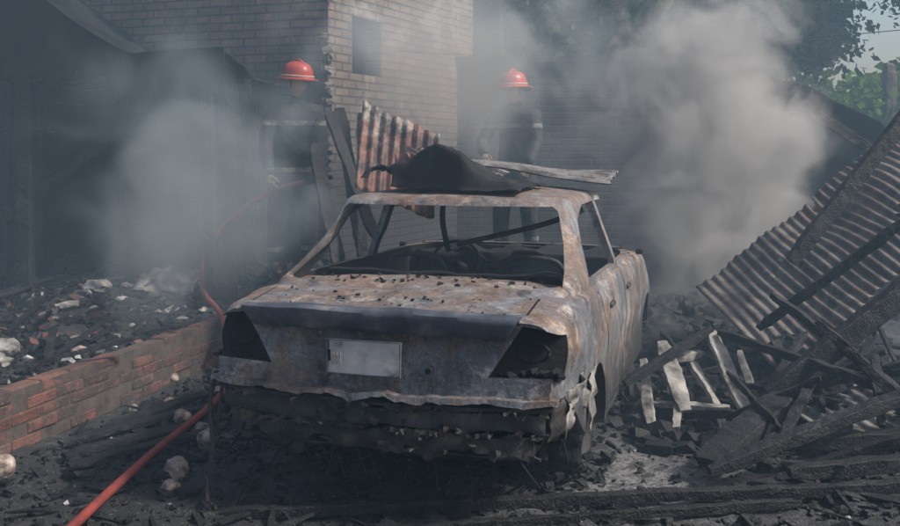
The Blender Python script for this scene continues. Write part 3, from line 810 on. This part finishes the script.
beam('charred_beam', (-1.0, 4.22, .035), (2.6, 4.52, .07), .05, .05, M_char)
beam('charred_beam', (-.2, 4.05, .03), (1.6, 4.33, .04), .035, .04, M_charl)
beam('charred_beam', (1.27, 4.7, .10), (1.90, 5.35, .27), .17, .07, M_charl)
beam('charred_beam', (1.26, 4.62, .09), (3.0, 5.1, .55), .08, .06, M_char)
beam('charred_beam', (1.6, 4.5, .12), (3.0, 4.75, .16), .07, .07, M_char)
beam('charred_beam', (1.7, 4.85, .14), (3.1, 4.9, .25), .08, .06, M_charl)
beam('charred_beam', (1.95, 5.05, .74), (2.6, 4.95, .12), .06, .05, M_char)
beam('charred_beam', (1.85, 5.5, .22), (3.5, 5.7, 1.42), .08, .13, M_char)
beam('charred_beam', (2.3, 6.4, .90), (3.9, 6.7, 2.75), .06, .10, M_char)
beam('charred_beam', (1.95, 6.0, .52), (3.2, 5.6, 1.62), .05, .06, M_char)
beam('charred_beam', (2.55, 8.0, 2.28), (3.6, 8.0, 1.62), .06, .08, M_char)
beam('charred_beam', (2.0, 5.9, .75), (2.5, 5.2, .3), .05, .05, M_char)
beam('charred_beam', (1.7, 6.0, .5), (2.4, 5.1, .35), .05, .05, M_charl)
for i in range(56):
    x = U(1.45, 3.0); y = U(4.6, 6.3); a = U(-1.0, 1.8); l = U(.25, 1.0); z = gh(x, y) + U(.03, .24)
    beam('charred_timber', (x, y, z), (x + l * math.cos(a), y + l * math.sin(a), z + U(-.05, .30)), U(.02, .07), U(.015, .05), M_char if i % 3 else M_charl)
corrugated('corrugated_roof_sheet', (2.10, 5.95, .22), (1.7, .45, 1.28), (-.30, .95, .40), M_corr_grey, warp=.06, hole=.42)
corrugated('corrugated_roof_sheet', (2.05, 5.0, .10), (1.5, .2, .55), (-.12, .45, .08), M_corr_pale, warp=.05, hole=.15)
sheet('fallen_roof_panel', [(2.75, 7.1, .5), (4.2, 7.0, 1.7), (4.1, 7.7, 2.1), (2.65, 7.8, .9)], M_corr_dark, None, 30, 16, .08, 3, .01, .06)
for (a, b, w) in (((1.66, 6.05, .50), (1.76, 5.6, .07), .10), ((1.50, 6.1, .38), (1.62, 5.6, .06), .06), ((1.34, 6.0, .44), (1.38, 5.55, .12), .10), ((1.86, 6.1, .36), (1.84, 5.65, .08), .05), ((1.25, 6.1, .3), (1.16, 5.5, .06), .06), ((1.42, 5.9, .3), (1.30, 5.45, .05), .05)):
    beam('pale_plank', a, b, w, .03, M_plank, roll=U(-.4, .4))
beam('pale_plank', (1.3, 5.9, .34), (1.60, 6.05, .36), .08, .05, M_plank)
beam('pale_plank', (1.15, 5.75, .12), (1.62, 5.5, .16), .07, .03, M_plank)
beam('charred_beam', (1.05, 5.7, .25), (1.65, 6.0, .52), .05, .05, M_char)
beam('charred_beam', (1.1, 5.8, .05), (1.7, 5.4, .15), .05, .05, M_char)

fence = empty('back_wall', (0, 0, 0))
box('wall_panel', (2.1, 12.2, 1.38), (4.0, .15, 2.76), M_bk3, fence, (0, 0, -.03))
box('wall_coping', (2.1, 12.19, 2.80), (4.1, .24, .08), M_soot, fence, (0, 0, -.03))
shed = empty('collapsed_shed', (0, 0, 0))
sheet('shed_roof', [(2.9, 9.2, 2.50), (5.8, 9.4, 1.2), (6.0, 11.0, 1.3), (3.0, 10.8, 2.45)], M_corr_dark, shed, 20, 12, .05, 2, .03, .04)
for (a, b) in (((2.95, 9.3, 0), (2.95, 9.3, 2.4)), ((4.4, 9.3, 0), (4.4, 9.3, 1.8)), ((5.8, 9.4, 0), (5.8, 9.4, 3.0))):
    beam('shed_post', a, b, .12, .12, M_char, parent=shed)
sheet('shed_wall', [(3.0, 10.6, 0), (6.5, 10.6, 0), (6.5, 10.6, 1.3), (3.0, 10.6, 2.2)], M_corr_dark, shed, 10, 10, .05, 2, .03)
beam('wooden_post', (5.55, 12.0, 0), (5.55, 12.0, 2.75), .13, .13, M_bark)
V, F = [], []; tube_mesh(V, F, cr([(-.6, 10.6, 2.75), (1.2, 10.6, 2.68), (3.2, 10.9, 2.85), (7, 11, 3.2)], 8), .006, 6); obj('overhead_wire', V, F, M_soot)

# ------------------------------------------------------------ trees
def leaf(V, F, p, l, w=.28):
    a = Vector((U(-1, 1), U(-1, 1), U(-1, .4))).normalized(); b = a.cross(Vector((U(-1, 1), U(-1, 1), U(-1, 1)))).normalized()
    i = len(V); V += [p, p + a * l * .5 + b * l * w, p + a * l, p + a * l * .5 - b * l * w]; F.append((i, i + 1, i + 2, i + 3))
def tree(name, base, h, crown, n, lf=.09, seed=1, ncl=70, mat=None, rin=.2):
    random.seed(seed)
    root = empty(name, base)
    V, F = [], []
    tube_mesh(V, F, cr([(0, 0, -.1), (.05, .03, h * .3), (-.05, 0, h * .6), (.05, .05, h)], 5), [.2 - .15 * i / 15 for i in range(16)], 10)
    cl = []
    for k in range(ncl):
        while True:
            p = Vector((U(-1, 1), U(-1, 1), U(-1, 1)))
            if rin < p.length < 1: break
        c = Vector(crown[0]) + Vector((p.x * crown[1][0], p.y * crown[1][1], p.z * crown[1][2])); cl.append((c, U(.35, .75)))
        if k % 2 == 0:
            s0 = Vector((0, 0, h * U(.35, .95)))
            mid = (s0 + c) / 2 + Vector((U(-.2, .2), U(-.2, .2), U(0, .3)))
            tube_mesh(V, F, cr([tuple(s0), tuple(mid), tuple(c)], 4), [.06 - .005 * i for i in range(9)], 6)
    obj('trunk_and_limbs', V, F, M_bark, True, root)
    V, F = [], []
    for k in range(n):
        c, r = random.choice(cl)
        d = Vector((random.gauss(0, 1), random.gauss(0, 1), random.gauss(0, .8))) * (r * .55)
        leaf(V, F, c + d, lf * U(.6, 1.3))
    obj('foliage', V, F, mat or M_leaf, False, root)
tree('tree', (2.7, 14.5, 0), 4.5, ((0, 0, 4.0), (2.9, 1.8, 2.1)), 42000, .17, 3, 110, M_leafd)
tree('tree', (5.2, 15.5, 0), 4.5, ((0, 0, 4.1), (1.5, 1.4, 1.6)), 14000, .15, 12, 50)
tree('tree', (8.3, 13.6, 0), 5.0, ((0, 0, 4.9), (2.4, 1.8, 1.7)), 20000, .14, 5, 60)
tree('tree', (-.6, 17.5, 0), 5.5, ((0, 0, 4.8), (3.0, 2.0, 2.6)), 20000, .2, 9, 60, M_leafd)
random.seed(21)
V, F = [], []
for k in range(24000):
    x = U(3.9, 9.5); y = 12.6 + random.gauss(0, .4); top = 2.35 + .55 * nz(x, 0, 0, 1.1) + .3 * nz(x, 3, 0, 3)
    leaf(V, F, Vector((x, y, U(.6, top))), .13 * U(.6, 1.3), .3)
obj('hedge', V, F, M_leaf)
V, F = [], []
for k in range(30000):
    x = U(-30, 34); y = 30 + random.gauss(0, 1.5); top = 3.4 + 1.0 * nz(x, 0, 0, .25) + .7 * nz(x, 3, 0, .8)
    leaf(V, F, Vector((x, y, top * (R() ** .7))), .42 * U(.6, 1.3), .4)
obj('distant_trees', V, F, M_leaf)

# ------------------------------------------------------------ hose
hp = [(-1.60, 3.2, .05), (-1.595, 4.0, .06), (-1.55, 4.86, .075), (-1.46, 5.9, .09), (-1.50, 6.6, .12), (-1.75, 7.3, .36), (-2.0, 7.75, .48), (-2.07, 7.95, .66), (-1.98, 8.0, .92), (-1.80, 7.98, 1.10), (-1.60, 7.93, 1.24), (-1.40, 7.86, 1.33), (-1.17, 7.80, 1.39)]
hose = tube('fire_hose', hp, .022, M_hose, 12)
V, F = [], []; tube_mesh(V, F, [(-1.18, 7.80, 1.39), (-1.10, 7.78, 1.40), (-.96, 7.74, 1.43)], [.03, .026, .018], 12); obj('nozzle', V, F, M_soot, True, hose)

# ------------------------------------------------------------ firefighters
def mk_suit():
    m, nt, N, L = new_mat('turnout_coat'); co = coords(nt)
    c = ramp(nt, [(.3, (.009, .011, .016)), (.7, (.024, .028, .04))], noi(nt, co, 8, 6))
    sep = N.new('ShaderNodeSeparateXYZ'); L.new(co, sep.inputs[0])
    z = sep.outputs[2]
    def band(a, b): return mth(nt, 'MULTIPLY', mth(nt, 'GREATER_THAN', z, a), mth(nt, 'LESS_THAN', z, b))
    s = mth(nt, 'ADD', band(1.30, 1.34), mth(nt, 'ADD', band(.90, .94), band(.22, .26)), True)
    c = mix(nt, mth(nt, 'MULTIPLY', s, ramp(nt, [(.4, g(.2)), (.6, g(.9))], noi(nt, co, 10, 5))), c, (.20, .21, .19))
    finish(nt, c, .8, 0, noi(nt, co, 11, 5), 1.0, .03); return m
M_suit = mk_suit()
M_glove = simple('work_glove', [(.3, (.10, .07, .04)), (.7, (.22, .16, .09))], 20)
M_skin = simple('skin', [(.3, (.30, .17, .12)), (.7, (.42, .26, .19))], 6, .5, .1)
M_hair = simple('dark_hair', [(.3, (.01, .008, .006)), (.7, (.03, .022, .018))], 40)
M_helmet = simple('red_helmet', [(.3, (.30, .03, .02)), (.6, (.44, .065, .045)), (.8, (.40, .16, .13))], 6, .35, .1)
M_boot = simple('rubber_boot', [(.3, (.01, .01, .01)), (.7, (.03, .03, .03))], 9, .5)
M_eye = simple('eye_white', [(.3, (.6, .6, .6)), (.7, (.7, .7, .7))], 5, .2, .0); M_iris = simple('iris', [(.3, (.02, .012, .008)), (.7, (.03, .02, .01))], 5, .2, 0)
M_lips = simple('lip', [(.3, (.25, .09, .08)), (.7, (.3, .12, .1))], 5); M_hband = simple('helmet_band_mat', [(.3, (.4, .4, .35)), (.7, (.6, .6, .5))], 9)
def skin_obj(name, chains, mat, parent, sub=2):
    V = []; E = []; RD = []
    for ch in chains:
        prev = None
        for it in ch:
            if isinstance(it, int): prev = it; continue
            V.append(it[0]); RD.append((it[1], it[2])); i = len(V) - 1
            if prev is not None: E.append((prev, i))
            prev = i
    me = bpy.data.meshes.new(name); me.from_pydata(V, E, []); o = bpy.data.objects.new(name, me); COL.objects.link(o)
    me.materials.append(mat)
    md = o.modifiers.new('skin', 'SKIN'); md.use_smooth_shade = True
    for i, r in enumerate(RD): me.skin_vertices[0].data[i].radius = r
    me.skin_vertices[0].data[0].use_root = True
    s = o.modifiers.new('sub', 'SUBSURF'); s.levels = sub; s.render_levels = sub
    o.parent = parent; return o
def hand(parent, wrist, d, side, palmn):
    w = Vector(wrist); d = Vector(d).normalized(); n = Vector(palmn); n = (n - d * n.dot(d)).normalized(); s = d.cross(n).normalized() * side
    ch = [[(w, .026, .022), (w + d * .04, .036, .017), (w + d * .085, .040, .016)]]
    for k, (off, ln) in enumerate(((-.030, .072), (-.010, .082), (.010, .078), (.029, .062))):
        b = w + d * .085 + s * off
        p1 = b + d * ln * .38 + n * .006; p2 = p1 + (d * .35 + n * .9).normalized() * ln * .36; p3 = p2 + (-d * .6 + n * .7).normalized() * ln * .3
        ch.append([2, (b, .010, .010), (p1, .010, .010), (p2, .0095, .0095), (p3, .0085, .0085)])
    t0 = w + d * .035 - s * .032; t1 = t0 - s * .022 + d * .025 + n * .018; t2 = t1 + d * .022 + n * .026 + s * .008
    ch.append([1, (t0, .013, .013), (t1, .011, .011), (t2, .0095, .0095)])
    return skin_obj('gloved_hand', ch, M_glove, parent, 1)
def ellipsoid(name, c, r, mat, parent, fn=None, sub=4):
    bm = bmesh.new(); bmesh.ops.create_icosphere(bm, subdivisions=sub, radius=1)
    for v in bm.verts:
        p = v.co.copy()
        if fn: p = fn(p)
        v.co = Vector((p.x * r[0], p.y * r[1], p.z * r[2]))
    me = bpy.data.meshes.new(name); bm.to_mesh(me); bm.free(); me.materials.append(mat)
    for f in me.polygons: f.use_smooth = True
    o = bpy.data.objects.new(name, me); COL.objects.link(o); o.location = c; o.parent = parent; return o
def firefighter(loc, rz, lh, rh, lean=0.0, headyaw=0.0):
    P = empty('firefighter', loc, rz)
    L0 = lean
    chest = (0, -.10 * L0, 1.34); neck = (0, -.17 * L0, 1.48)
    chains = [[((0, 0, .93), .165, .125), ((0, -.03 * L0, 1.10), .165, .125), (chest, .185, .135), ((0, -.14 * L0, 1.43), .15, .10), (neck, .065, .065), ((0, -.2 * L0, 1.56), .055, .055)]]
    wr = {-1: Vector(lh), 1: Vector(rh)}
    dirs = {}
    for s in (-1, 1):
        sh = Vector((s * .20, -.12 * L0, 1.415)); w = wr[s]; v = w - sh; ln = v.length; a = .295; b = .27
        ln = min(ln, a + b - .01); t = (a * a - b * b + ln * ln) / (2 * ln); hgt = math.sqrt(max(0, a * a - t * t))
        vd = v.normalized(); pole = Vector((s * .8, .5, -.7)); pole = (pole - vd * pole.dot(vd)).normalized()
        el = sh + vd * t + pole * hgt; w = sh + vd * ln; wr[s] = w; dirs[s] = (w - el).normalized()
        chains.append([3, (sh, .085, .085), (sh.lerp(el, .5), .073, .073), (el, .064, .064), (el.lerp(w, .5), .058, .058), (w, .050, .050)])
    for s in (-1, 1):
        chains.append([0, (Vector((s * .10, 0, .84)), .115, .12), (Vector((s * .125, -.01, .66)), .105, .105), (Vector((s * .14, -.04, .48)), .085, .09), (Vector((s * .15, -.01, .28)), .08, .08), (Vector((s * .155, .01, .12)), .07, .07)])
    skin_obj('turnout_suit', chains, M_suit, P, 2)
    for s in (-1, 1):
        skin_obj('boot', [[(Vector((s * .155, .01, .30)), .07, .07), (Vector((s * .155, .01, .16)), .06, .06), (Vector((s * .157, .0, .065)), .052, .06), (Vector((s * .16, -.09, .05)), .05, .045), (Vector((s * .165, -.17, .04)), .042, .035)]], M_boot, P, 2)
        hand(P, wr[s] + dirs[s] * .02, dirs[s], s, (-s * .5, -.3, -1))
    H = empty('head', (0, -.215 * L0, 1.655)); H.parent = P; H.rotation_euler = (.15 * L0, 0, headyaw)
    def hf(p):
        q = p.copy()
        if q.z < -.1: k = 1 - .38 * min(1, (-q.z - .1) / .9); q.x *= k
        if q.y < -.3:
            q.y -= .20 * math.exp(-((q.x / .16) ** 2 + ((q.z + .12) / .20) ** 2))
            q.y += .10 * math.exp(-(((abs(q.x) - .36) / .2) ** 2 + ((q.z - .08) / .14) ** 2))
            q.y -= .06 * math.exp(-((q.x / .35) ** 2 + ((q.z + .50) / .10) ** 2))
            q.y -= .07 * math.exp(-((q.x / .3) ** 2 + ((q.z + .85) / .16) ** 2))
        return q
    ellipsoid('face', (0, 0, 0), (.076, .095, .118), M_skin, H, hf, 5)
    ellipsoid('hair', (0, .012, .022), (.083, .098, .108), M_hair, H, lambda p: Vector((p.x, max(p.y, -.45) if p.z < .35 else p.y, max(p.z, -.55))), 4)
    for s in (-1, 1):
        ellipsoid('ear', (s * .080, .005, -.005), (.012, .022, .032), M_skin, H, None, 2)
        ellipsoid('eye', (s * .028, -.078, .010), (.013, .012, .010), M_eye, H, None, 2); ellipsoid('iris', (s * .028, -.0885, .010), (.005, .003, .005), M_iris, H, None, 2)
    ellipsoid('mouth', (0, -.090, -.058), (.024, .008, .006), M_lips, H, None, 2)
    V = []; F = []; prof = [(.180, .045), (.176, .038), (.150, .050), (.138, .062), (.136, .09), (.128, .125), (.108, .158), (.075, .180), (.035, .190), (.0005, .192)]
    seg = 36; n = len(prof)
    for i in range(seg):
        a = 2 * math.pi * i / seg
        for r, z in prof:
            rim = r > .14
            rr = r * (1 + (.14 * max(0, math.sin(a)) if rim else 0))
            V.append((rr * math.cos(a) * .92, rr * math.sin(a) * 1.08, z - (.035 * max(0, math.sin(a)) if rim else 0)))
    for i in range(seg):
        for k in range(n - 1): a = i * n + k; b = ((i + 1) % seg) * n + k; F.append((a, b, b + 1, a + 1))
    o = obj('helmet', V, F, M_helmet, True, H); s = o.modifiers.new('s', 'SOLIDIFY'); s.thickness = .006
    V, F = [], []; tube_mesh(V, F, [(0, -.13 + .26 * i / 12, .10 + .105 * math.sin(math.pi * (i / 12) * .9 + .15)) for i in range(13)], .012, 8); obj('helmet_comb', V, F, M_helmet, True, H)
    V, F = [], []; tube_mesh(V, F, [(.132 * math.cos(2 * math.pi * i / 28), .15 * math.sin(2 * math.pi * i / 28), .068) for i in range(29)], .006, 6); obj('helmet_band', V, F, M_hband, True, H)
    return P
firefighter((-1.37, 8.25, .56), math.radians(25), (-.28, -.30, .84), (.12, -.42, .90), .7, .3)
firefighter((.64, 9.2, .56), math.radians(-20), (-.20, -.38, 1.05), (.22, -.36, .95), .4, -.2)

# ------------------------------------------------------------ SMOKE volumes
def smoke(name, c, r, dens, scale=1.6, lo=.42, hi=.66, col=(.98, .99, 1.0), rot=(0, 0, 0), det=2, aniso=.0, off=0.0, step=1.6, bias=.35):
    m, nt, N, L = new_mat(name + '_mat')
    tc = N.new('ShaderNodeTexCoord')
    mp = N.new('ShaderNodeMapping'); L.new(tc.outputs['Object'], mp.inputs[0]); mp.inputs['Scale'].default_value = r; mp.inputs['Location'].default_value = (off, off * .7, -off)
    nn_ = noi(nt, mp.outputs[0], scale, det, .58, .7)
    ln = N.new('ShaderNodeVectorMath'); ln.operation = 'LENGTH'; L.new(tc.outputs['Object'], ln.inputs[0])
    fall = N.new('ShaderNodeMapRange'); fall.interpolation_type = 'SMOOTHSTEP'; L.new(ln.outputs['Value'], fall.inputs[0])
    fall.inputs[1].default_value = 1.0; fall.inputs[2].default_value = .15; fall.inputs[3].default_value = 0; fall.inputs[4].default_value = 1
    th = mth(nt, 'ADD', nn_, mth(nt, 'MULTIPLY', mth(nt, 'SUBTRACT', fall.outputs[0], .5), bias))
    mr = N.new('ShaderNodeMapRange'); mr.interpolation_type = 'SMOOTHSTEP'; L.new(th, mr.inputs[0]); mr.inputs[1].default_value = lo; mr.inputs[2].default_value = hi
    d = mth(nt, 'MULTIPLY', mth(nt, 'MULTIPLY', mr.outputs[0], mth(nt, 'POWER', fall.outputs[0], .7)), dens)
    v = N.new('ShaderNodeVolumeScatter'); v.inputs['Color'].default_value = (*col, 1); v.inputs['Anisotropy'].default_value = aniso
    L.new(d, v.inputs['Density']); o_ = N.new('ShaderNodeOutputMaterial'); L.new(v.outputs[0], o_.inputs['Volume'])
    m.cycles.volume_step_rate = step
    bm = bmesh.new(); bmesh.ops.create_icosphere(bm, subdivisions=3, radius=1.0); me = bpy.data.meshes.new(name); bm.to_mesh(me); bm.free(); me.materials.append(m)
    o = bpy.data.objects.new(name, me); COL.objects.link(o); o.location = c; o.scale = r; o.rotation_euler = rot
    return o
smoke('smoke_plume', (2.05, 7.7, 1.6), (1.25, .80, 2.1), 3.4, 2.1, .36, .56, rot=(0, .05, 0), step=1.5, col=(1, 1, 1), det=3)
smoke('smoke_plume', (-1.85, 6.9, 1.45), (1.6, .8, 1.6), .75, 1.5, .40, .68, col=(.68, .85, 1.0), rot=(0, .4, 0), off=3, step=2.2)
smoke('smoke_plume', (.05, 7.9, 2.35), (2.0, .8, 1.3), 1.5, 1.4, .37, .64, col=(.80, .91, 1.0), off=7, step=2.2)
m, nt, N, L = new_mat('haze')
v = N.new('ShaderNodeVolumeScatter'); v.inputs['Color'].default_value = (.50, .75, 1.0, 1); v.inputs['Density'].default_value = .025; v.inputs['Anisotropy'].default_value = .0
o_ = N.new('ShaderNodeOutputMaterial'); L.new(v.outputs[0], o_.inputs['Volume'])
m.cycles.homogeneous_volume = True
box('smoke_haze', (-.3, 7.6, 2.6), (12, 8.6, 5.4), m)

# ------------------------------------------------------------ light, sky, camera
el = math.radians(46); az = math.radians(106)
w = bpy.data.worlds.new('World'); sc.world = w; w.use_nodes = True; nt = w.node_tree; nt.nodes.clear()
sk = nt.nodes.new('ShaderNodeTexSky'); sk.sky_type = 'NISHITA'; sk.sun_disc = False; sk.sun_elevation = el; sk.sun_rotation = az
sk.air_density = 1.0; sk.dust_density = 4.0
bg = nt.nodes.new('ShaderNodeBackground'); bg.inputs[1].default_value = .15; ow = nt.nodes.new('ShaderNodeOutputWorld')
nt.links.new(sk.outputs[0], bg.inputs[0]); nt.links.new(bg.outputs[0], ow.inputs[0])
sl = bpy.data.lights.new('sun', 'SUN'); sl.energy = 5.0; sl.angle = math.radians(6); sl.color = (1, .96, .90)
so = bpy.data.objects.new('sun', sl); COL.objects.link(so)
d = Vector((math.sin(az) * math.cos(el), math.cos(az) * math.cos(el), math.sin(el)))
so.rotation_euler = d.to_track_quat('Z', 'Y').to_euler(); so.location = d * 30
cd = bpy.data.cameras.new('camera'); co_ = bpy.data.objects.new('camera', cd); COL.objects.link(co_)
co_.location = (0, 0, 1.65); co_.rotation_euler = (math.pi / 2, 0, 0); cd.lens = 38; cd.sensor_width = 36
cd.shift_y = -113 / 900; cd.clip_start = .05; cd.clip_end = 600
sc.camera = co_
sc.view_settings.view_transform = 'Standard'; sc.view_settings.look = 'None'; sc.view_settings.exposure = 0
print('verts', sum(len(o.data.vertices) for o in bpy.data.objects if o.type == 'MESH'))
